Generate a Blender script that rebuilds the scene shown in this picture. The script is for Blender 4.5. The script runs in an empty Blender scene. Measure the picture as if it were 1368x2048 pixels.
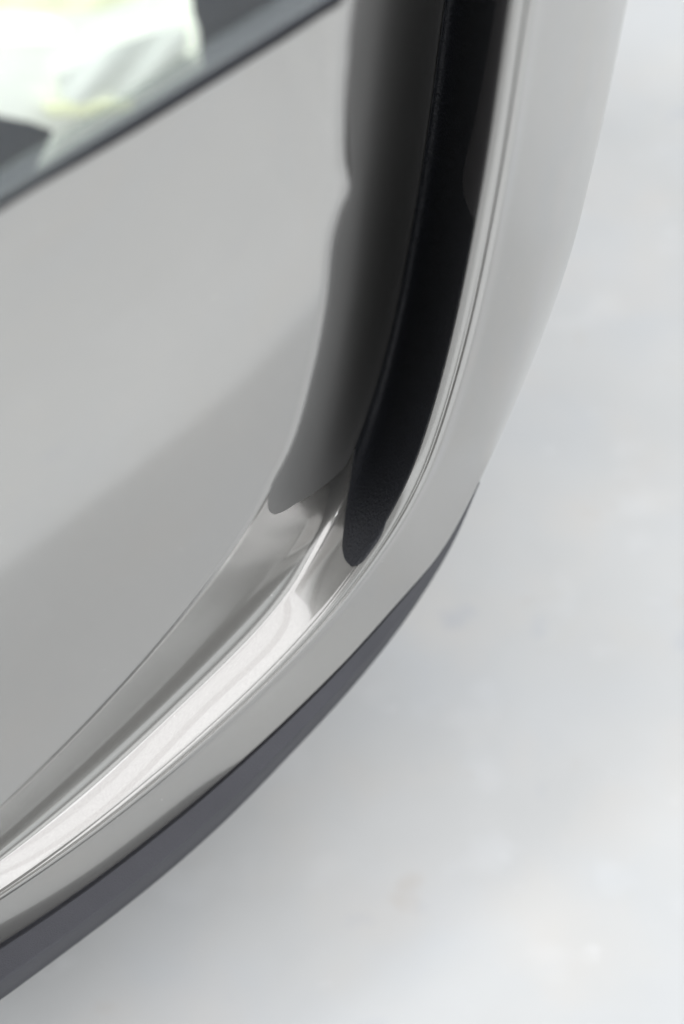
import bpy, bmesh, math, random
import numpy as np
from mathutils import Vector, Matrix
from mathutils.bvhtree import BVHTree

S = bpy.context.scene
COL = S.collection
random.seed(4)

# ------------------------------------------------------------------ camera
PITCH = math.radians(50.0)
CAM = np.array([0.0, 0.0, 1.04])
LENS, SENS = 70.0, 36.0
W_PX, H_PX = 1368.0, 2048.0
cd = bpy.data.cameras.new('camera')
cam = bpy.data.objects.new('camera', cd)
COL.objects.link(cam)
cam.location = CAM
cam.rotation_euler = (math.radians(90) - PITCH, 0, 0)
cd.sensor_fit = 'VERTICAL'
cd.sensor_height = SENS
cd.sensor_width = 24.0
cd.lens = LENS
cd.clip_start, cd.clip_end = 0.02, 100
cd.dof.use_dof = True
cd.dof.focus_distance = 0.915
cd.dof.aperture_fstop = 4.1
S.camera = cam

# ------------------------------------------------------------------ world and lamps
w = bpy.data.worlds.new('World')
S.world = w
w.use_nodes = True
bg = w.node_tree.nodes['Background']
bg.inputs[0].default_value = (0.97, 0.985, 1.0, 1)
bg.inputs[1].default_value = 0.60

def area(name, loc, target, sx, sy, power, col=(1, 1, 1)):
    l = bpy.data.lights.new(name, 'AREA')
    l.shape = 'RECTANGLE'
    l.size, l.size_y, l.energy, l.color = sx, sy, power, col
    o = bpy.data.objects.new(name, l)
    COL.objects.link(o)
    o.location = loc
    z = (Vector(loc) - Vector(target)).normalized()
    x = Vector((0.766, 0.643, 0.0))                      # long side runs along the car's front
    x = (x - z * x.dot(z)).normalized()
    y = z.cross(x)
    o.rotation_euler = Matrix((x, y, z)).transposed().to_euler()
    return o

NF = np.array([0.643, -0.766, 0.0]); NF /= np.linalg.norm(NF)      # out of the car's front
TF = np.array([-NF[1], NF[0], 0.0])                                # along the front, towards the car's corner
ZF = np.array([0.0, 0.0, 1.0])
P0 = np.array([0.0, 0.579, 0.0])                                   # on the floor, under the bumper skin
def car_pt(out, along, z):
    return tuple(P0 + NF * out + TF * along + ZF * z)
YAW = math.atan2(TF[1], TF[0])
area('ceiling_softbox', car_pt(1.05, -0.9, 2.9), car_pt(1.05, -0.9, 0.0), 7.2, 2.7, 106, (1.0, 0.968, 0.98))
area('ceiling_tube', car_pt(-0.17, -0.1, 2.7), car_pt(-0.17, -0.1, 0.0), 1.6, 0.06, 18, (0.96, 0.985, 1.0))
area('ceiling_tube', car_pt(-0.98, -1.9, 2.7), car_pt(0.2, -0.2, 0.0), 2.0, 0.06, 225, (0.97, 0.985, 1.0))
for k, (o_, p_) in enumerate(((0.55, 4), (1.25, 3), (2.1, 8))):
    area('ceiling_tube', car_pt(o_, -0.6, 2.6), car_pt(o_, -0.6, 0.0), 5.0, 0.5, p_ * 2.2, (0.94, 0.98, 1.0))

area('added_front_fill', car_pt(4.5, 0.0, 2.6), car_pt(0.0, 0.0, 0.6), 8.0, 2.2, 75, (0.98, 0.99, 1.0))  # added broad fill from the front, brightens the channel and under the lip

S.view_settings.view_transform = 'Standard'
S.view_settings.look = 'None'
S.view_settings.exposure = 0.0
S.view_settings.gamma = 1.0
S.render.engine = 'CYCLES'
S.cycles.use_denoising = True
S.cycles.max_bounces = 10

# ------------------------------------------------------------------ pixel / plane helpers
FPX = LENS / SENS * H_PX
AX_R = np.array([1.0, 0, 0])
AX_F = np.array([0, math.cos(PITCH), -math.sin(PITCH)])
AX_U = np.array([0, math.sin(PITCH), math.cos(PITCH)])
LEAN = math.radians(3.0)                       # the bumper tucks in slightly towards the floor
NB = NF * math.cos(LEAN) - ZF * math.sin(LEAN)
PC = np.array([0.0, 0.579, 0.35])
def ray(px, py):
    px = np.asarray(px, float); py = np.asarray(py, float)
    x = (px - W_PX / 2) / FPX; y = -(py - H_PX / 2) / FPX
    return x[..., None] * AX_R + y[..., None] * AX_U + AX_F
def hit(px, py, d):
    """world point of the skin sunk d metres into the car along its front normal"""
    r = ray(px, py)
    c = (PC - CAM) @ NB - np.asarray(d, float)
    t = c / (r @ NB)
    return CAM + r * t[..., None]

def hermite(xs, ys, x):
    """smooth curve through points at parameters xs (ys may be 2-D)"""
    xs = np.asarray(xs, float); ys = np.asarray(ys, float)
    one = ys.ndim == 1
    if one: ys = ys[:, None]
    h = np.diff(xs)[:, None]; s = np.diff(ys, axis=0) / h
    m = np.zeros_like(ys)
    m[1:-1] = (s[:-1] * h[1:] + s[1:] * h[:-1]) / (h[:-1] + h[1:])
    m[0], m[-1] = s[0], s[-1]
    i = np.clip(np.searchsorted(xs, x, side='right') - 1, 0, len(xs) - 2)
    hh = h[i]; t = ((x - xs[i]) / hh[:, 0])[:, None]
    r = ((2*t**3 - 3*t**2 + 1) * ys[i] + (t**3 - 2*t**2 + t) * hh * m[i]
         + (-2*t**3 + 3*t**2) * ys[i+1] + (t**3 - t**2) * hh * m[i+1])
    return r[:, 0] if one else r
def pchip(xs, ys, x):
    """monotone cubic"""
    h = np.diff(xs); d = np.diff(ys) / h
    m = np.zeros(len(xs))
    for k in range(1, len(xs) - 1):
        if d[k-1] * d[k] > 0:
            w1, w2 = 2*h[k] + h[k-1], h[k] + 2*h[k-1]
            m[k] = (w1 + w2) / (w1 / d[k-1] + w2 / d[k])
    m[0], m[-1] = d[0], d[-1]
    i = np.clip(np.searchsorted(xs, x, side='right') - 1, 0, len(xs) - 2)
    hh = h[i]; t = (x - xs[i]) / hh
    return ((2*t**3 - 3*t**2 + 1) * ys[i] + (t**3 - 2*t**2 + t) * hh * m[i]
            + (-2*t**3 + 3*t**2) * ys[i+1] + (t**3 - t**2) * hh * m[i+1])
def along(tab, u):
    """tab: [(u, x, y), ...] -> picture positions at u, smooth by chord length; or [(u, value), ...]"""
    a = np.array(tab, float)
    if a.shape[1] == 2: return pchip(a[:, 0], a[:, 1], np.clip(u, a[0, 0], a[-1, 0]))
    s = np.concatenate([[0], np.cumsum(np.linalg.norm(np.diff(a[:, 1:], axis=0), axis=1))])
    return hermite(s, a[:, 1:], pchip(a[:, 0], s, u))

def grid_mesh(name, P, mat, parent, flip=False, smooth=True):
    nu, nv = P.shape[:2]
    idx = np.arange(nu * nv).reshape(nu, nv)
    q = np.stack([idx[:-1, :-1], idx[1:, :-1], idx[1:, 1:], idx[:-1, 1:]], -1).reshape(-1, 4)
    if flip: q = q[:, ::-1]
    me = bpy.data.meshes.new(name)
    me.from_pydata(P.reshape(-1, 3).tolist(), [], q.tolist())
    me.update()
    if smooth: me.shade_smooth()
    me.materials.append(mat)
    o = bpy.data.objects.new(name, me)
    COL.objects.link(o)
    o.parent = parent
    return o

def fix_face(o):
    """turn all faces of an open sheet towards the camera side"""
    me = o.data
    n = 0
    for p in me.polygons:
        n += 1 if (Vector(CAM) - p.center).dot(p.normal) > 0 else -1
    if n < 0: me.flip_normals()

def thicken(o, t, bevel=0.0, segs=3):
    m = o.modifiers.new('thickness', 'SOLIDIFY'); m.thickness = t; m.offset = -1
    if bevel:
        b = o.modifiers.new('edge', 'BEVEL'); b.width = bevel; b.segments = segs; b.limit_method = 'ANGLE'

# ------------------------------------------------------------------ materials
def new_mat(name):
    m = bpy.data.materials.new(name); m.use_nodes = True
    nt = m.node_tree
    return m, nt, nt.nodes['Principled BSDF']
def N(nt, t, **kw):
    n = nt.nodes.new(t)
    for k, v in kw.items():
        if hasattr(n, k) and k not in n.inputs: setattr(n, k, v)
        else: n.inputs[k].default_value = v
    return n
def coords(nt):
    return N(nt, 'ShaderNodeTexCoord').outputs['Object']

def paint():
    m, nt, b = new_mat('silver_paint')
    co = coords(nt); L = nt.links.new
    b.inputs['Metallic'].default_value = 0.70
    b.inputs['Roughness'].default_value = 0.25
    b.inputs['Coat Weight'].default_value = 1.0
    b.inputs['Coat Roughness'].default_value = 0.05
    b.inputs['Coat IOR'].default_value = 1.9
    fl = N(nt, 'ShaderNodeTexVoronoi', Scale=2600.0); L(co, fl.inputs['Vector'])
    mx = N(nt, 'ShaderNodeMix', data_type='RGBA')
    mx.inputs['A'].default_value = (0.222, 0.2185, 0.208, 1)
    mx.inputs['B'].default_value = (0.270, 0.2655, 0.254, 1)
    L(fl.outputs['Color'], mx.inputs['Factor'])
    # a little dust on the paint
    du = N(nt, 'ShaderNodeTexVoronoi', Scale=150.0); L(co, du.inputs['Vector'])
    dm = N(nt, 'ShaderNodeMapRange'); dm.inputs['From Min'].default_value = .05; dm.inputs['From Max'].default_value = .03; L(du.outputs['Distance'], dm.inputs['Value'])
    sp = N(nt, 'ShaderNodeSeparateColor'); L(du.outputs['Color'], sp.inputs['Color'])
    gt = N(nt, 'ShaderNodeMath', operation='GREATER_THAN'); L(sp.outputs['Red'], gt.inputs[0]); gt.inputs[1].default_value = .80
    mu = N(nt, 'ShaderNodeMath', operation='MULTIPLY'); L(dm.outputs['Result'], mu.inputs[0]); L(gt.outputs[0], mu.inputs[1])
    m2 = N(nt, 'ShaderNodeMix', data_type='RGBA'); L(mu.outputs[0], m2.inputs['Factor']); L(mx.outputs['Result'], m2.inputs['A']); m2.inputs['B'].default_value = (.62, .61, .58, 1)
    L(m2.outputs['Result'], b.inputs['Base Color'])
    me = N(nt, 'ShaderNodeMath', operation='MULTIPLY_ADD'); L(mu.outputs[0], me.inputs[0]); me.inputs[1].default_value = -.6; me.inputs[2].default_value = .70
    L(me.outputs[0], b.inputs['Metallic'])
    # orange peel of the clear coat
    pe = N(nt, 'ShaderNodeTexNoise', Scale=420.0, Detail=1.0); L(co, pe.inputs['Vector'])
    bp = N(nt, 'ShaderNodeBump', Strength=0.012, Distance=0.0001); L(pe.outputs['Fac'], bp.inputs['Height'])
    L(bp.outputs['Normal'], b.inputs['Coat Normal'])
    return m

def plastic(name, col, rough, grain, strength, spec=0.5, dist=0.0004, fleck=0.0):
    m, nt, b = new_mat(name)
    co = coords(nt); L = nt.links.new
    b.inputs['Roughness'].default_value = rough
    b.inputs['Specular IOR Level'].default_value = spec
    n1 = N(nt, 'ShaderNodeTexNoise', Scale=grain, Detail=3.0, Roughness=0.6); L(co, n1.inputs['Vector'])
    n2 = N(nt, 'ShaderNodeTexNoise', Scale=22.0, Detail=4.0); L(co, n2.inputs['Vector'])
    bp = N(nt, 'ShaderNodeBump', Strength=strength, Distance=dist); L(n1.outputs['Fac'], bp.inputs['Height'])
    L(bp.outputs['Normal'], b.inputs['Normal'])
    mx = N(nt, 'ShaderNodeMix', data_type='RGBA')
    mx.inputs['A'].default_value = (*[c * 0.88 for c in col], 1)
    mx.inputs['B'].default_value = (*[c * 1.12 for c in col], 1)
    L(n2.outputs['Fac'], mx.inputs['Factor'])
    out = mx.outputs['Result']
    if fleck:
        v = N(nt, 'ShaderNodeTexNoise', Scale=520.0, Detail=0.0); L(co, v.inputs['Vector'])
        r = N(nt, 'ShaderNodeMapRange'); r.inputs['From Min'].default_value = 0.79; r.inputs['From Max'].default_value = 0.84
        r.inputs['To Max'].default_value = fleck; L(v.outputs['Fac'], r.inputs['Value'])
        m2 = N(nt, 'ShaderNodeMix', data_type='RGBA'); L(r.outputs['Result'], m2.inputs['Factor'])
        L(out, m2.inputs['A']); m2.inputs['B'].default_value = (0.35, 0.36, 0.38, 1)
        out = m2.outputs['Result']
    L(out, b.inputs['Base Color'])
    return m

def concrete():
    m, nt, b = new_mat('pale_concrete')
    co = coords(nt); L = nt.links.new
    b.inputs['Roughness'].default_value = 0.55
    n1 = N(nt, 'ShaderNodeTexNoise', Scale=5.0, Detail=6.0, Roughness=0.55); L(co, n1.inputs['Vector'])
    cr = N(nt, 'ShaderNodeValToRGB'); L(n1.outputs['Fac'], cr.inputs['Fac'])
    cr.color_ramp.elements[0].position = 0.3; cr.color_ramp.elements[0].color = (0.482, 0.492, 0.490, 1)
    cr.color_ramp.elements[1].position = 0.7; cr.color_ramp.elements[1].color = (0.540, 0.550, 0.550, 1)
    out = cr.outputs['Color']
    def spots(scale, lo, hi, col, seed, fac):
        nonlocal out
        mp = N(nt, 'ShaderNodeMapping'); mp.inputs['Location'].default_value = (seed, seed * 1.7, 0); L(co, mp.inputs['Vector'])
        v = N(nt, 'ShaderNodeTexNoise', Scale=scale, Detail=2.0); L(mp.outputs['Vector'], v.inputs['Vector'])
        r = N(nt, 'ShaderNodeMapRange'); r.inputs['From Min'].default_value = lo; r.inputs['From Max'].default_value = hi
        r.inputs['To Max'].default_value = fac; L(v.outputs['Fac'], r.inputs['Value'])
        mx = N(nt, 'ShaderNodeMix', data_type='RGBA'); L(r.outputs['Result'], mx.inputs['Factor'])
        L(out, mx.inputs['A']); mx.inputs['B'].default_value = (*col, 1); out = mx.outputs['Result']
    spots(9.0, 0.48, 0.75, (0.47, 0.50, 0.53), 21.3, 0.40)
    spots(13.0, 0.50, 0.78, (0.56, 0.53, 0.49), 33.9, 0.35)
    spots(17.0, 0.60, 0.74, (0.70, 0.71, 0.72), 12.3, 0.15)
    spots(24.0, 0.68, 0.80, (0.40, 0.34, 0.28), 3.1, 0.22)
    spots(19.0, 0.66, 0.80, (0.36, 0.39, 0.45), 7.7, 0.40)
    spots(27.0, 0.68, 0.78, (0.78, 0.79, 0.80), 45.1, 0.2)
    L(out, b.inputs['Base Color'])
    bp = N(nt, 'ShaderNodeBump', Strength=0.15, Distance=0.002); L(n1.outputs['Fac'], bp.inputs['Height'])
    L(bp.outputs['Normal'], b.inputs['Normal'])
    return m

M_PAINT = paint()
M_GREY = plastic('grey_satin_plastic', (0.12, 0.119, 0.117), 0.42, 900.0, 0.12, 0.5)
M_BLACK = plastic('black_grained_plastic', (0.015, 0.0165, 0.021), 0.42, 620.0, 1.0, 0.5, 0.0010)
M_LIT_EDGE = plastic('black_plastic_painted_lit', (0.042, 0.040, 0.042), 0.7, 1100.0, 1.0, 0.5, 0.0010)  # liner plastic in a lighter colour, for light caught along its edge
M_LIP = plastic('charcoal_plastic', (0.061, 0.062, 0.071), 0.66, 1300.0, 0.8, 0.22, 0.0006)
M_RUBBER = plastic('dark_rubber', (0.055, 0.058, 0.068), 0.5, 800.0, 0.2)
M_FLOOR = concrete()

# ------------------------------------------------------------------ floor
def floor():
    bm = bmesh.new()
    bmesh.ops.create_grid(bm, x_segments=1, y_segments=1, size=9.0)
    me = bpy.data.meshes.new('floor'); bm.to_mesh(me); bm.free()
    me.materials.append(M_FLOOR)
    o = bpy.data.objects.new('floor', me); COL.objects.link(o)
    o['kind'] = 'structure'
    return o
floor()

# ------------------------------------------------------------------ car: one thing, many parts
car = bpy.data.objects.new('car', None)
COL.objects.link(car)
car['label'] = 'silver car, seen at its front bumper corner with dark air intake slot, over pale concrete'
car['category'] = 'car'

# curves of the bumper, each through stations u along the sweep of the intake (photograph's picture points)
A = [(-2, 772, -460), (-1, 736, -250), (0, 706, -60), (1, 692, 0), (2, 669, 250), (2.5, 673, 320), (3, 683, 382), (3.5, 668, 420), (4, 655, 462), (5, 639, 600), (6, 613, 735), (7, 567, 897), (8, 520, 990),
     (9, 444, 1117), (10, 380, 1197), (11, 276, 1325), (12, 200, 1408), (13, 102, 1509), (14, 0, 1608), (15, -100, 1702), (16, -250, 1838), (17, -420, 1985), (18.5, -700, 2215)]
E = [(-2, 1142, -460), (-1, 1111, -250), (0, 1080, -60), (1, 1069, 0), (2, 1036, 225), (3, 1012, 365), (4, 993, 465), (5, 966, 600), (6, 926, 755), (7, 880, 897), (8, 822, 1037),
     (9, 708, 1204), (10, 600, 1322), (11, 430, 1469), (12, 340, 1549), (13, 215, 1648), (14, 102, 1730), (15, 0, 1797), (16, -150, 1892), (17, -320, 1995), (18.5, -600, 2165)]
SJ = [(-2, 1330, -460), (-1, 1301, -250), (0, 1268, -60), (1, 1256, 0), (2, 1207, 245), (3, 1176, 375), (4, 1153, 470), (5, 1112, 600), (6, 1050, 760), (7, 992, 893), (7.6, 957, 967), (8, 902, 1080),
      (9, 800, 1201), (10, 672, 1343), (11, 500, 1508), (12, 400, 1595), (13, 285, 1688), (14, 175, 1771), (15, 60, 1850), (16, -90, 1945), (17, -260, 2048), (18.5, -540, 2220)]
K = [(7.2, 982, 922), (7.6, 960, 964), (8, 925, 1049), (9, 840, 1194), (10, 722, 1347), (11, 555, 1528), (12, 465, 1620), (13, 350, 1724), (14, 235, 1817), (15, 117, 1906), (16, -30, 2013), (17, -190, 2122), (18.5, -470, 2300)]
FV = [(0, .53), (1, .527), (2, .525), (3, .50), (4, .50), (5, .49), (6, .478), (7, .46), (8, .455), (9, .42), (10, .375), (11, .355), (12, .35), (13, .35), (14, .36), (15, .36), (17, .36)]
DV = [(0, .105), (4, .105), (6, .088), (7, .060), (7.6, .0405), (8, .0292), (8.3, .0245), (8.7, .0228), (9, .0230), (9.5, .0251), (10, .0257), (10.5, .0249), (11, .0237), (12, .0209), (13, .0190), (14, .0169), (15, .0146), (17, .0125)]
DF = [(0, .0060), (6, .0055), (8, .0045), (9, .0038), (10, .0030), (12, .0026), (17, .0024)]
DS = [(0, .023), (3, .023), (5, .021), (6, .017), (7, .009), (7.6, .003), (8, -.001), (8.5, -.0045), (9, -.0068), (10, -.0082), (11, -.0080), (12, -.0073), (13, -.0074), (14, -.0071), (15, -.0066), (17, -.006)]
RB = [(0, .055), (2, .07), (3, .045), (4, .05), (6, .05), (7, .055), (8, .06), (10, .06), (17, .06)]      # rim between panel edge and wall, share of the width
RF = [(0, .865), (4, .86), (5, .855), (6, .865), (7, .875), (8, .89), (9, .90), (10, .91), (17, .91)]
RO = [(-2, .3), (3, .3), (4.5, .5), (6, .85), (6.8, .8), (7.4, .35), (7.9, .0), (9, 0.0), (17, 0.0)]             # how far the blade rolls away before its outline

NU = 760
us = np.linspace(-2, 18.5, NU)
A2 = [(-2, 764, -460), (-1, 730, -250), (0, 702, -60), (1, 691, 0), (2, 674, 240), (3, 663, 375)] + [p for p in A if p[0] >= 4]
pA2 = along(A2, us)
pA, pE, pS = along(A, us), along(E, us), along(SJ, us)
fv, dv, df, ds, rb, rf = (along(t, us) for t in (FV, DV, DF, DS, RB, RF))
ro = np.clip(along(RO, us), 0, 1)
def smooth(a, sig):
    sig = sig * (NU / 340 if len(a) == NU else 1)
    k = np.arange(-4 * int(sig), 4 * int(sig) + 1); g = np.exp(-.5 * (k / sig) ** 2); g /= g.sum()
    a2 = a[:, None] if a.ndim == 1 else a
    n = len(k) // 2
    lo = 2 * a2[0] - a2[n:0:-1]; hi = 2 * a2[-1] - a2[-2:-n-2:-1]
    b = np.concatenate([lo, a2, hi])
    r = np.stack([np.convolve(b[:, c], g, 'valid') for c in range(b.shape[1])], -1)
    return r[:, 0] if a.ndim == 1 else r
low = np.clip((us - 7.0) / 2.0, 0, 1); low = low * low * (3 - 2 * low)
pA = pA + (smooth(pA, 14) - pA) * low[:, None]
pA2 = smooth(pA2, 8); pA2 = pA2 + (pA - pA2) * low[:, None]
pE = smooth(pE, 9) + (smooth(pE, 16) - smooth(pE, 9)) * low[:, None]
pS = smooth(pS, 4)
fv, dv, df, ds, rb, rf = (smooth(a, 16) for a in (fv, dv, df, ds, rb, rf))
slot = np.clip((8.6 - us) / 1.6, 0, 1); slot = slot * slot * (3 - 2 * slot)      # 1 in the deep slot, 0 in the open channel

def profile(v):
    """v in 0..1 across the channel -> (share of the way from panel edge to blade edge, depth)"""
    VB, VV, VF = .10, .46, .88
    db = .0012 + 0 * slot
    if v <= VB:
        x = v / VB
        return rb * x, db * x ** 1.4 - .0004 * low * np.exp(-((x - .42) / .16) ** 2)
    if v <= VV:
        x = (v - VB) / (VV - VB)
        p = 1.75
        return rb + (fv - rb) * x, db + (dv - db) * (1 - (1 - x) ** p)
    if v <= VF:
        x = (v - VV) / (VF - VV)
        c = .42 + .0 * slot
        y = np.where(x < c, x * x / (2 * c), c / 2 + (x - c) + .5 * .18 * (x - c) ** 2) / (1 - c / 2 + .5 * .18 * (1 - c) ** 2)
        return fv + (rf - fv) * x, dv - (dv - df) * y
    x = (v - VF) / (1 - VF)
    bead = (.0004 + .0003 * slot) * np.exp(-((x - .62) / .10) ** 2)
    return rf + (1 - rf) * x, df * (1 - x) ** 1.6 + np.where(us < 99, bead, 0) - (.0004 + .0003 * slot) * x ** 3

def surround():
    vd = np.unique(np.concatenate([np.linspace(0, .1, 12), np.linspace(.1, .88, 100), np.linspace(.88, 1, 44)]))
    pr = [profile(v) for v in vd]
    sh = np.array([a for a, b in pr]); dd = np.array([b for a, b in pr])
    # round the creases a little
    for _ in range(2):
        dd[1:-1] = .25 * dd[:-2] + .5 * dd[1:-1] + .25 * dd[2:]
    bl_ = np.clip((sh - .02) * 5, 0, 1)[:, :, None]; base = pA[None] + (pA2 - pA)[None] * bl_ * bl_ * (3 - 2 * bl_)
    px = base + (pE[None] - base) * sh[:, :, None]
    P = hit(px[..., 0], px[..., 1], dd)                   # (nv, NU, 3)
    blade = []
    for wv in np.concatenate([np.linspace(0, .16, 10)[1:], np.linspace(.16, 1.55, 46)[1:]]):
        roll = 1 - (1 - wv) ** 2
        flat = wv if wv <= 1 else 1 - (wv - 1) * .25
        f = ro * roll + (1 - ro) * flat
        d = -(.0004 + .0003 * slot) * math.exp(-(wv / .05) ** 2) + ds * (ro * (.75 * wv ** 3 + .25 * wv) + (1 - ro) * wv) + (np.clip(wv - 1, 0, 1) * .03) * (1 - ro)
        q = pE + (pS - pE) * f[:, None]
        blade.append(hit(q[:, 0], q[:, 1], d))
    for k in range(1, 7):
        blade.append(blade[-1] - NB * .05 * (1 - .9 * (1 - ro))[:, None] - TF * .004 * k)
    P = np.concatenate([P, np.array(blade)], 0).transpose(1, 0, 2)
    o = grid_mesh('intake_surround', P, M_PAINT, car)
    fix_face(o)
    o['label'] = 'silver scooped air channel and outer blade round the dark intake slot'
    return o
SUR = surround()
dg_me = SUR.data
BV = BVHTree.FromPolygons([v.co for v in dg_me.vertices], [list(p.vertices) for p in dg_me.polygons])
def on_channel(px, py, lift):
    r = Vector(ray(px, py)).normalized()
    h = BV.ray_cast(Vector(CAM), r)
    if h[0] is None: return None
    n = h[1] if h[1].dot(r) < 0 else -h[1]
    return h[0] - r * lift * 1.5

# bumper skin left of the slot
LP = [(-2, 505, -400), (-1, 615, -195), (0, 700, -46), (1, 684, 4), (2, 640, 34), (3, 560, 86), (4, 480, 136), (5, 400, 185), (6, 300, 246), (7, 180, 316), (8, 60, 384), (9, -80, 473), (10, -260, 584), (11, -480, 719),
      (12, -720, 866), (13, -900, 1060), (14, -1050, 1300), (15, -1150, 1560), (16, -1250, 1850), (17, -1350, 2080), (18.5, -1500, 2350)]
def panel():
    pL = along(LP, us)
    ts = np.concatenate([np.linspace(0, .06, 8)[:-1], np.linspace(.06, 1, 60)])
    P = []
    for t in ts:
        q = pA + (pL - pA) * t
        wpos = hit(q[:, 0], q[:, 1], 0 * us)
        a0 = hit(pA[:, 0], pA[:, 1], 0 * us)
        dist = np.linalg.norm(wpos - a0, axis=1)
        dp = ((wpos - a0) @ TF) ** 2 / 2.4 + .30 * dist * (wpos[:, 2] - .45)
        P.append(hit(q[:, 0], q[:, 1], dp))
    global HX, HD
    k = us > .2
    HX, HD = q[k][::-1, 0], dp[k][::-1]
    P = np.array(P).transpose(1, 0, 2)
    o = grid_mesh('bumper_panel', P, M_PAINT, car)
    fix_face(o)
    return o
PAN = panel()

# inserts lying on the channel
def insert(name, left, right, mat, n, m, lift, thick, label=None):
    a = np.array(left, float); b = np.array(right, float)
    def resample(c, n):
        s = np.concatenate([[0], np.cumsum(np.linalg.norm(np.diff(c, axis=0), axis=1))]); s /= s[-1]
        return hermite(s, c, np.linspace(0, 1, n))
    a, b = resample(a, n), resample(b, n)
    P = np.zeros((n, m, 3))
    for i in range(n):
        for j in range(m):
            q = a[i] + (b[i] - a[i]) * (j / (m - 1))
            P[i, j] = on_channel(q[0], q[1], lift(j / (m - 1)) if callable(lift) else lift)
    o = grid_mesh(name, P, mat, car)
    fix_face(o)
    thicken(o, thick)
    if label: o['label'] = label
    return o

def col(tab, sh, u0, u1, n=14):
    u = np.linspace(u0, u1, n)
    a, e = along(A, u), along(E, u)
    s = along(sh, u)
    return (a + (e - a) * s[:, None]).tolist()
def at(u, share):
    """picture point on the built channel at station u, share of the way across"""
    q0 = np.stack([np.interp(u, us, pA[:, c]) for c in (0, 1)], -1); q1 = np.stack([np.interp(u, us, pA2[:, c]) for c in (0, 1)], -1)
    b_ = np.clip((np.asarray(share)[:, None] - .02) * 5, 0, 1); a = q0 + (q1 - q0) * b_ * b_ * (3 - 2 * b_); e = np.stack([np.interp(u, us, pE[:, c]) for c in (0, 1)], -1)
    return a + (e - a) * np.asarray(share)[:, None]
uc = np.linspace(-1.9, 6.95, 70)
C_IN = at(uc, np.interp(uc, us, fv)).tolist()
ug = np.linspace(-1.9, 7.6, 80)
gl = at(ug, 0 * ug) + np.stack([along([(0, 14), (1, 16), (2, 27), (2.5, 26), (3, 15), (3.5, 19), (4, 18), (7, 14), (17, 14)], ug), 0 * ug], -1)
gl = gl.tolist() + [(536.5, 1008), (540, 1024), (549, 1029)]
gr = C_IN + [(692, 930), (661, 961), (628, 985), (589, 1009), (567, 1023), (549, 1029.5)]
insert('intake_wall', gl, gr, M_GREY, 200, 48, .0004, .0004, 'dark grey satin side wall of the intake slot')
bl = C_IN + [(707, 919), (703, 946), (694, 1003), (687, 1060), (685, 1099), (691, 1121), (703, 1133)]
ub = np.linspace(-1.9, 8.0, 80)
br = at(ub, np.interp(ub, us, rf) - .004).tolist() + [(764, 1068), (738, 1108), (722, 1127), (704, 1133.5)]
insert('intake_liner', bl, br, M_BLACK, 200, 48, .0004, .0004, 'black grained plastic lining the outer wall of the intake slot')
sl = [(1046, -440), (1014, -240), (985, 0), (965, 120), (940, 240), (918, 330), (915, 370), (928, 405), (945, 432)]
uf = np.linspace(-1.9, 3.72, 60)
sr = at(uf, np.interp(uf, us, rf) - .006).tolist() + [(951, 436), (946, 434)]
insert('painted_lit_edge', sl, sr, M_LIT_EDGE, 80, 24, lambda t: -.0006 + .0050 * math.sin(min(t / .8, 1) * math.pi / 2) ** 2 - .002 * max(0, t - .8) * 5, .0004, 'grained liner edge of the slot, coloured lighter as if catching light')  # added strip, its paler colour stands in for light on the liner edge

# charcoal lip under the blade
def lip():
    u = np.linspace(7.6, 18.5, 255)
    j = np.stack([np.interp(u, us, pS[:, c]) for c in (0, 1)], -1); k = smooth(along(K, u), 5)
    dS = np.interp(u, us, ds)
    taper = np.clip((u - 7.6) / 2.2, 0, 1)
    P = []
    back = hit(j[:, 0], j[:, 1], dS) 
    tp = taper[:, None]
    P.append(back + (-NB * .02 + ZF * .002) * tp)
    P.append(back + (-NB * .004 + ZF * .0005) * tp)
    out = np.linalg.norm(k - j, axis=1) * np.linalg.norm(back - CAM, axis=1) / FPX / .868 * .92
    g = np.clip((u - 8.0) / 2.6, 0, 1); g = g * g * (3 - 2 * g); out = out * g - .007 * (1 - g)
    for t in np.concatenate([np.linspace(0, .1, 6)[:-1], np.linspace(.1, 1, 30)]):
        q = j + (k - j) * (t * 1.0)
        d = dS + (-out - dS) * min(1, t / .74)
        if t > .74:
            s = (t - .74) / .26
            d = d + .012 * s ** 2 * taper
        if t < .09: d = d + .0022 * taper
        P.append(hit(q[:, 0], q[:, 1], d))
    last = P[-1]
    tp = taper[:, None]
    P.append(last - (ZF * .006 + NB * .001) * tp)
    P.append(last - (ZF * .010 + NB * .006) * tp)
    P.append(last - (ZF * .012 + NB * .06) * tp)
    P.append(last - NB * .9 - TF * .3)
    P = np.array(P).transpose(1, 0, 2)
    o = grid_mesh('front_lip', P, M_LIP, car)
    fix_face(o)
    o['label'] = 'charcoal grained plastic lip along the bottom of the bumper'
    return o
lip()

# headlight above the panel
def solid(name, pts, mat, parent, back, bevel=0.0):
    """closed slab: outline points (px, py, depth) given thickness to the back"""
    f = [Vector(hit(x, y, d + float(edge_depth(x)))) for x, y, d in pts]
    off = Vector(-NB * back)
    bm = bmesh.new()
    a = [bm.verts.new(p) for p in f]; b = [bm.verts.new(p + off) for p in f]
    bm.faces.new(a); bm.faces.new(b[::-1])
    for i in range(len(a)):
        k = (i + 1) % len(a)
        bm.faces.new((a[k], a[i], b[i], b[k]))
    bmesh.ops.recalc_face_normals(bm, faces=bm.faces)
    if bevel:
        bmesh.ops.bevel(bm, geom=list(bm.edges), offset=bevel, segments=2, affect='EDGES', profile=.6)
    me = bpy.data.meshes.new(name); bm.to_mesh(me); bm.free()
    me.materials.append(mat)
    o = bpy.data.objects.new(name, me); COL.objects.link(o); o.parent = parent
    return o

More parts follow.
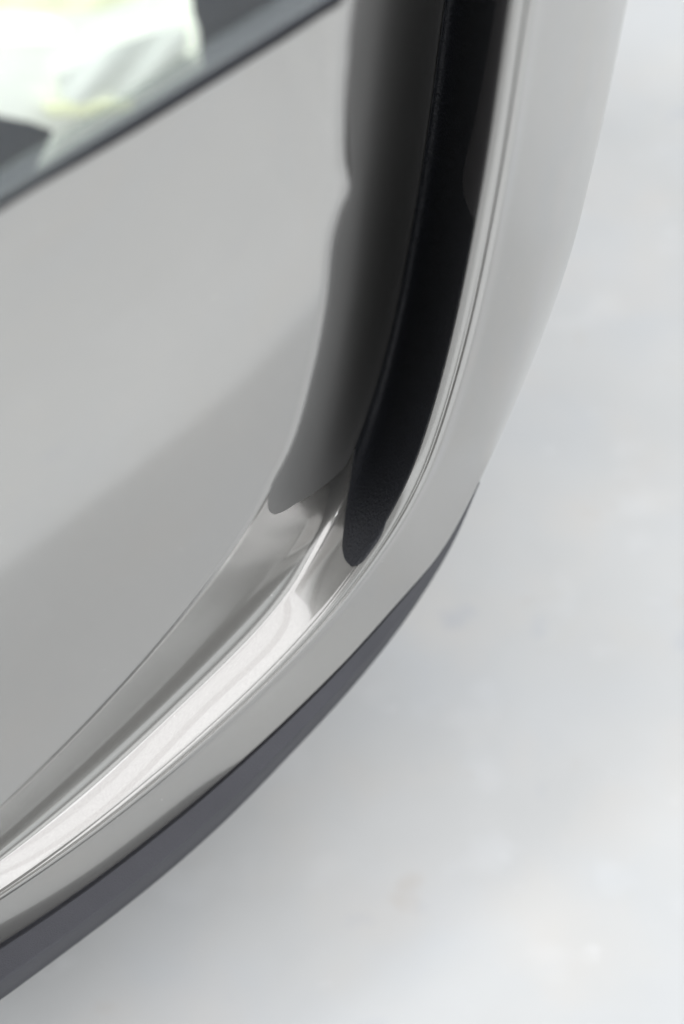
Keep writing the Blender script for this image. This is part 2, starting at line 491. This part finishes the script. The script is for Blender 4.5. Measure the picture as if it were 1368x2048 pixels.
def simple(name, col, rough, metal=0.0, emit=0.0, ecol=None):
    m, nt, b = new_mat(name)
    n = N(nt, 'ShaderNodeTexNoise', Scale=35.0, Detail=3.0); nt.links.new(coords(nt), n.inputs['Vector'])
    mx = N(nt, 'ShaderNodeMix', data_type='RGBA'); nt.links.new(n.outputs['Fac'], mx.inputs['Factor'])
    mx.inputs['A'].default_value = (*[c * .92 for c in col], 1); mx.inputs['B'].default_value = (*[min(1, c * 1.06) for c in col], 1)
    nt.links.new(mx.outputs['Result'], b.inputs['Base Color'])
    b.inputs['Roughness'].default_value = rough; b.inputs['Metallic'].default_value = metal
    if emit:
        b.inputs['Emission Color'].default_value = (*(ecol or col), 1); b.inputs['Emission Strength'].default_value = emit
    return m
def clear_lens():
    m = bpy.data.materials.new('clear_lens'); m.use_nodes = True
    nt = m.node_tree; nt.nodes.clear()
    o = nt.nodes.new('ShaderNodeOutputMaterial'); t = nt.nodes.new('ShaderNodeBsdfTransparent'); g = nt.nodes.new('ShaderNodeBsdfGlossy')
    t.inputs[0].default_value = (.95, .965, .96, 1); g.inputs['Roughness'].default_value = .02
    lw = nt.nodes.new('ShaderNodeLayerWeight'); lw.inputs['Blend'].default_value = .5
    pw = nt.nodes.new('ShaderNodeMath'); pw.operation = 'POWER'; pw.inputs[1].default_value = 5.0
    f = nt.nodes.new('ShaderNodeMath'); f.operation = 'MULTIPLY_ADD'; f.inputs[1].default_value = .95; f.inputs[2].default_value = .04
    nt.links.new(lw.outputs['Facing'], pw.inputs[0]); nt.links.new(pw.outputs[0], f.inputs[0])
    mx = nt.nodes.new('ShaderNodeMixShader')
    nt.links.new(f.outputs[0], mx.inputs[0]); nt.links.new(t.outputs[0], mx.inputs[1]); nt.links.new(g.outputs[0], mx.inputs[2])
    nt.links.new(mx.outputs[0], o.inputs[0])
    return m
def H(x, up=0.0):
    """point on the panel's upper edge line, moved up in the picture square to it"""
    y = 424 - x * .6145
    return (x - .5236 * up, y - .852 * up)
head = bpy.data.objects.new('headlight', None); COL.objects.link(head); head.parent = car
M_HOUSE = simple('lamp_housing', (.085, .095, .125), .45)
def frosted():
    m = simple('lens_edge', (.33, .35, .38), .3); nt = m.node_tree
    out = nt.nodes['Material Output']; b = nt.nodes['Principled BSDF']
    t = nt.nodes.new('ShaderNodeBsdfTransparent'); t.inputs[0].default_value = (.93, .96, .92, 1)
    mx = nt.nodes.new('ShaderNodeMixShader'); mx.inputs[0].default_value = .32
    nt.links.new(t.outputs[0], mx.inputs[1]); nt.links.new(b.outputs[0], mx.inputs[2]); nt.links.new(mx.outputs[0], out.inputs[0])
    return m
M_EDGE = frosted()
M_GUIDE = simple('light_guide', (.86, .90, .80), .18, 0.0, .55, (.97, 1.0, .88))  # emission here and below stands in for light caught in unlit pieces
M_GUIDE2 = simple('crystal_added_glow', (.88, .90, .85), .12, 0.0, .30, (.98, 1.0, .94))  # glow added in place of light refracted by the crystal
M_CHROME = simple('reflector_added_glow', (.74, .77, .74), .22, 0.0, .22, (.97, 1.0, .93))  # glow added in place of reflected light
M_OLIVE = simple('yellow_plastic_added_glow', (.62, .64, .42), .25, 0.0, .42, (.96, 1.0, .74))  # yellow-green glow added, no lit bulb behind it
def edge_depth(x):
    return np.interp(x, HX, HD)
def strip(name, u0, u1, d0, d1, mat, parent, back, x0=-720, x1=720, n=56, rows=2):
    """slab running along the panel's upper edge"""
    off = -NB * back
    bm = bmesh.new(); g = []
    for i in range(n + 1):
        x = x0 + (x1 - x0) * i / n; e = float(edge_depth(x)); col_ = []
        for k in range(rows + 1):
            t = k / rows
            q = H(x, u0 + (u1 - u0) * t)
            f = hit(q[0], q[1], d0 + (d1 - d0) * t + e * (1 - .0 * t))
            col_.append((bm.verts.new(f), bm.verts.new(f + off)))
        g.append(col_)
    for i in range(n):
        for k in range(rows):
            a, b, c, d = g[i][k], g[i+1][k], g[i+1][k+1], g[i][k+1]
            bm.faces.new((a[0], b[0], c[0], d[0])); bm.faces.new((d[1], c[1], b[1], a[1]))
        bm.faces.new((g[i+1][0][0], g[i][0][0], g[i][0][1], g[i+1][0][1]))
        bm.faces.new((g[i][rows][0], g[i+1][rows][0], g[i+1][rows][1], g[i][rows][1]))
    for i in (0, n):
        for k in range(rows):
            bm.faces.new((g[i][k][0], g[i][k+1][0], g[i][k+1][1], g[i][k][1]))
    bmesh.ops.recalc_face_normals(bm, faces=bm.faces)
    me = bpy.data.meshes.new(name); bm.to_mesh(me); bm.free()
    me.materials.append(mat)
    o = bpy.data.objects.new(name, me); COL.objects.link(o); o.parent = parent
    return o
def lamp_depth(px, py):
    """depth of the lens surface behind a picture point"""
    u = (424 - .6145 * px - py) / (.852 + .6145 * .5236 * -1 + .6145 * 1.0472)
    x0 = px + .5236 * u
    return float(edge_depth(x0)) - .004 + .016 * u / 560
def inside(p, poly):
    c = False; n = len(poly)
    for i in range(n):
        (x1, y1), (x2, y2) = poly[i], poly[i - 1]
        if (y1 > p[1]) != (y2 > p[1]) and p[0] < (x2 - x1) * (p[1] - y1) / (y2 - y1) + x1: c = not c
    return c
def plate(name, outline, depth, mat, parent, back, step=22, wave=0.0):
    """lamp piece: a filled outline laid at a depth behind the lens, with thickness and, if asked, a fluted face"""
    from mathutils.geometry import delaunay_2d_cdt
    pts = []
    for k in range(len(outline)):
        (x1, y1), (x2, y2) = outline[k], outline[(k + 1) % len(outline)]
        m = max(1, int(math.hypot(x2 - x1, y2 - y1) / step))
        pts += [(x1 + (x2 - x1) * t / m, y1 + (y2 - y1) * t / m) for t in range(m)]
    nb = len(pts)
    xs = [p[0] for p in pts]; ys = [p[1] for p in pts]
    x = min(xs) + step
    while x < max(xs):
        y = min(ys) + step
        while y < max(ys):
            if inside((x, y), outline): pts.append((x, y))
            y += step
        x += step
    v, e, f, *_ = delaunay_2d_cdt([Vector(p) for p in pts], [(k, (k + 1) % nb) for k in range(nb)], [], 1, 1e-4)
    bm = bmesh.new()
    vs = [bm.verts.new(hit(p[0], p[1], lamp_depth(p[0], p[1]) + depth + wave * math.sin((p[0] * .8 + p[1] * .6) * .07))) for p in v]
    for t in f:
        c = ((v[t[0]][0] + v[t[1]][0] + v[t[2]][0]) / 3, (v[t[0]][1] + v[t[1]][1] + v[t[2]][1]) / 3)
        if inside(c, outline): bm.faces.new([vs[k] for k in t])
    bm.verts.ensure_lookup_table()
    for q in [q for q in bm.verts if not q.link_faces]: bm.verts.remove(q)
    r = bmesh.ops.extrude_face_region(bm, geom=list(bm.faces))
    bmesh.ops.translate(bm, verts=[q for q in r['geom'] if isinstance(q, bmesh.types.BMVert)], vec=Vector(-NB * back))
    bmesh.ops.recalc_face_normals(bm, faces=bm.faces)
    me = bpy.data.meshes.new(name); bm.to_mesh(me); bm.free()
    me.materials.append(mat)
    o = bpy.data.objects.new(name, me); COL.objects.link(o); o.parent = parent
    return o
strip('seal', -5, 22, .003, .001, M_RUBBER, head, .003)
strip('lens_edge', 22, 62, .000, -.003, M_EDGE, head, .002)
strip('lens', 62, 620, -.003, .013, clear_lens(), head, .0025, rows=8)
strip('housing', 12, 640, .050, .066, M_HOUSE, head, .01, rows=6)
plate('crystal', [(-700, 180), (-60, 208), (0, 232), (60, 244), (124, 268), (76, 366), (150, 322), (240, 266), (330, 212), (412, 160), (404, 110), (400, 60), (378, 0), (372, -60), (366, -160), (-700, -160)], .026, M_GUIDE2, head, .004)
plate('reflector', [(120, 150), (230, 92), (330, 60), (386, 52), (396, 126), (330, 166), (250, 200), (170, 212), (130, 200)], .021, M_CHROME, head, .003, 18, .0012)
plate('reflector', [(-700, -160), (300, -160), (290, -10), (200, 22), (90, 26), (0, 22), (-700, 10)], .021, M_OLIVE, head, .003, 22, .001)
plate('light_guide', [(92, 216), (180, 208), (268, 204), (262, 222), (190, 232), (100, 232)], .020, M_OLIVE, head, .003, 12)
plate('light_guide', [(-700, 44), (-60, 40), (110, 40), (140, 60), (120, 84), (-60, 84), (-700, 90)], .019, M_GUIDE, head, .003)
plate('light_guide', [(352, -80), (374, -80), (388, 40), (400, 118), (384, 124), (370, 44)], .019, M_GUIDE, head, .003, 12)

# bonnet and wing, out of the frame above: they shade the front
def bonnet():
    nu, nv = 30, 24
    P = np.zeros((nu, nv, 3))
    for i in range(nu):
        a = -1.7 + 1.93 * i / (nu - 1)
        nose = -.02 - .22 * max(0, (a - .03) / .2) ** 2.2
        for j in range(nv):
            t = j / (nv - 1)
            out = nose + .01 - 1.5 * t
            z = .735 + .20 * t ** .75 - .10 * max(0, (a - .0) / .3) ** 2
            P[i, j] = P0 + NF * out + TF * a + ZF * z
    o = grid_mesh('bonnet', P, M_PAINT, car)
    thicken(o, .012)
bonnet()
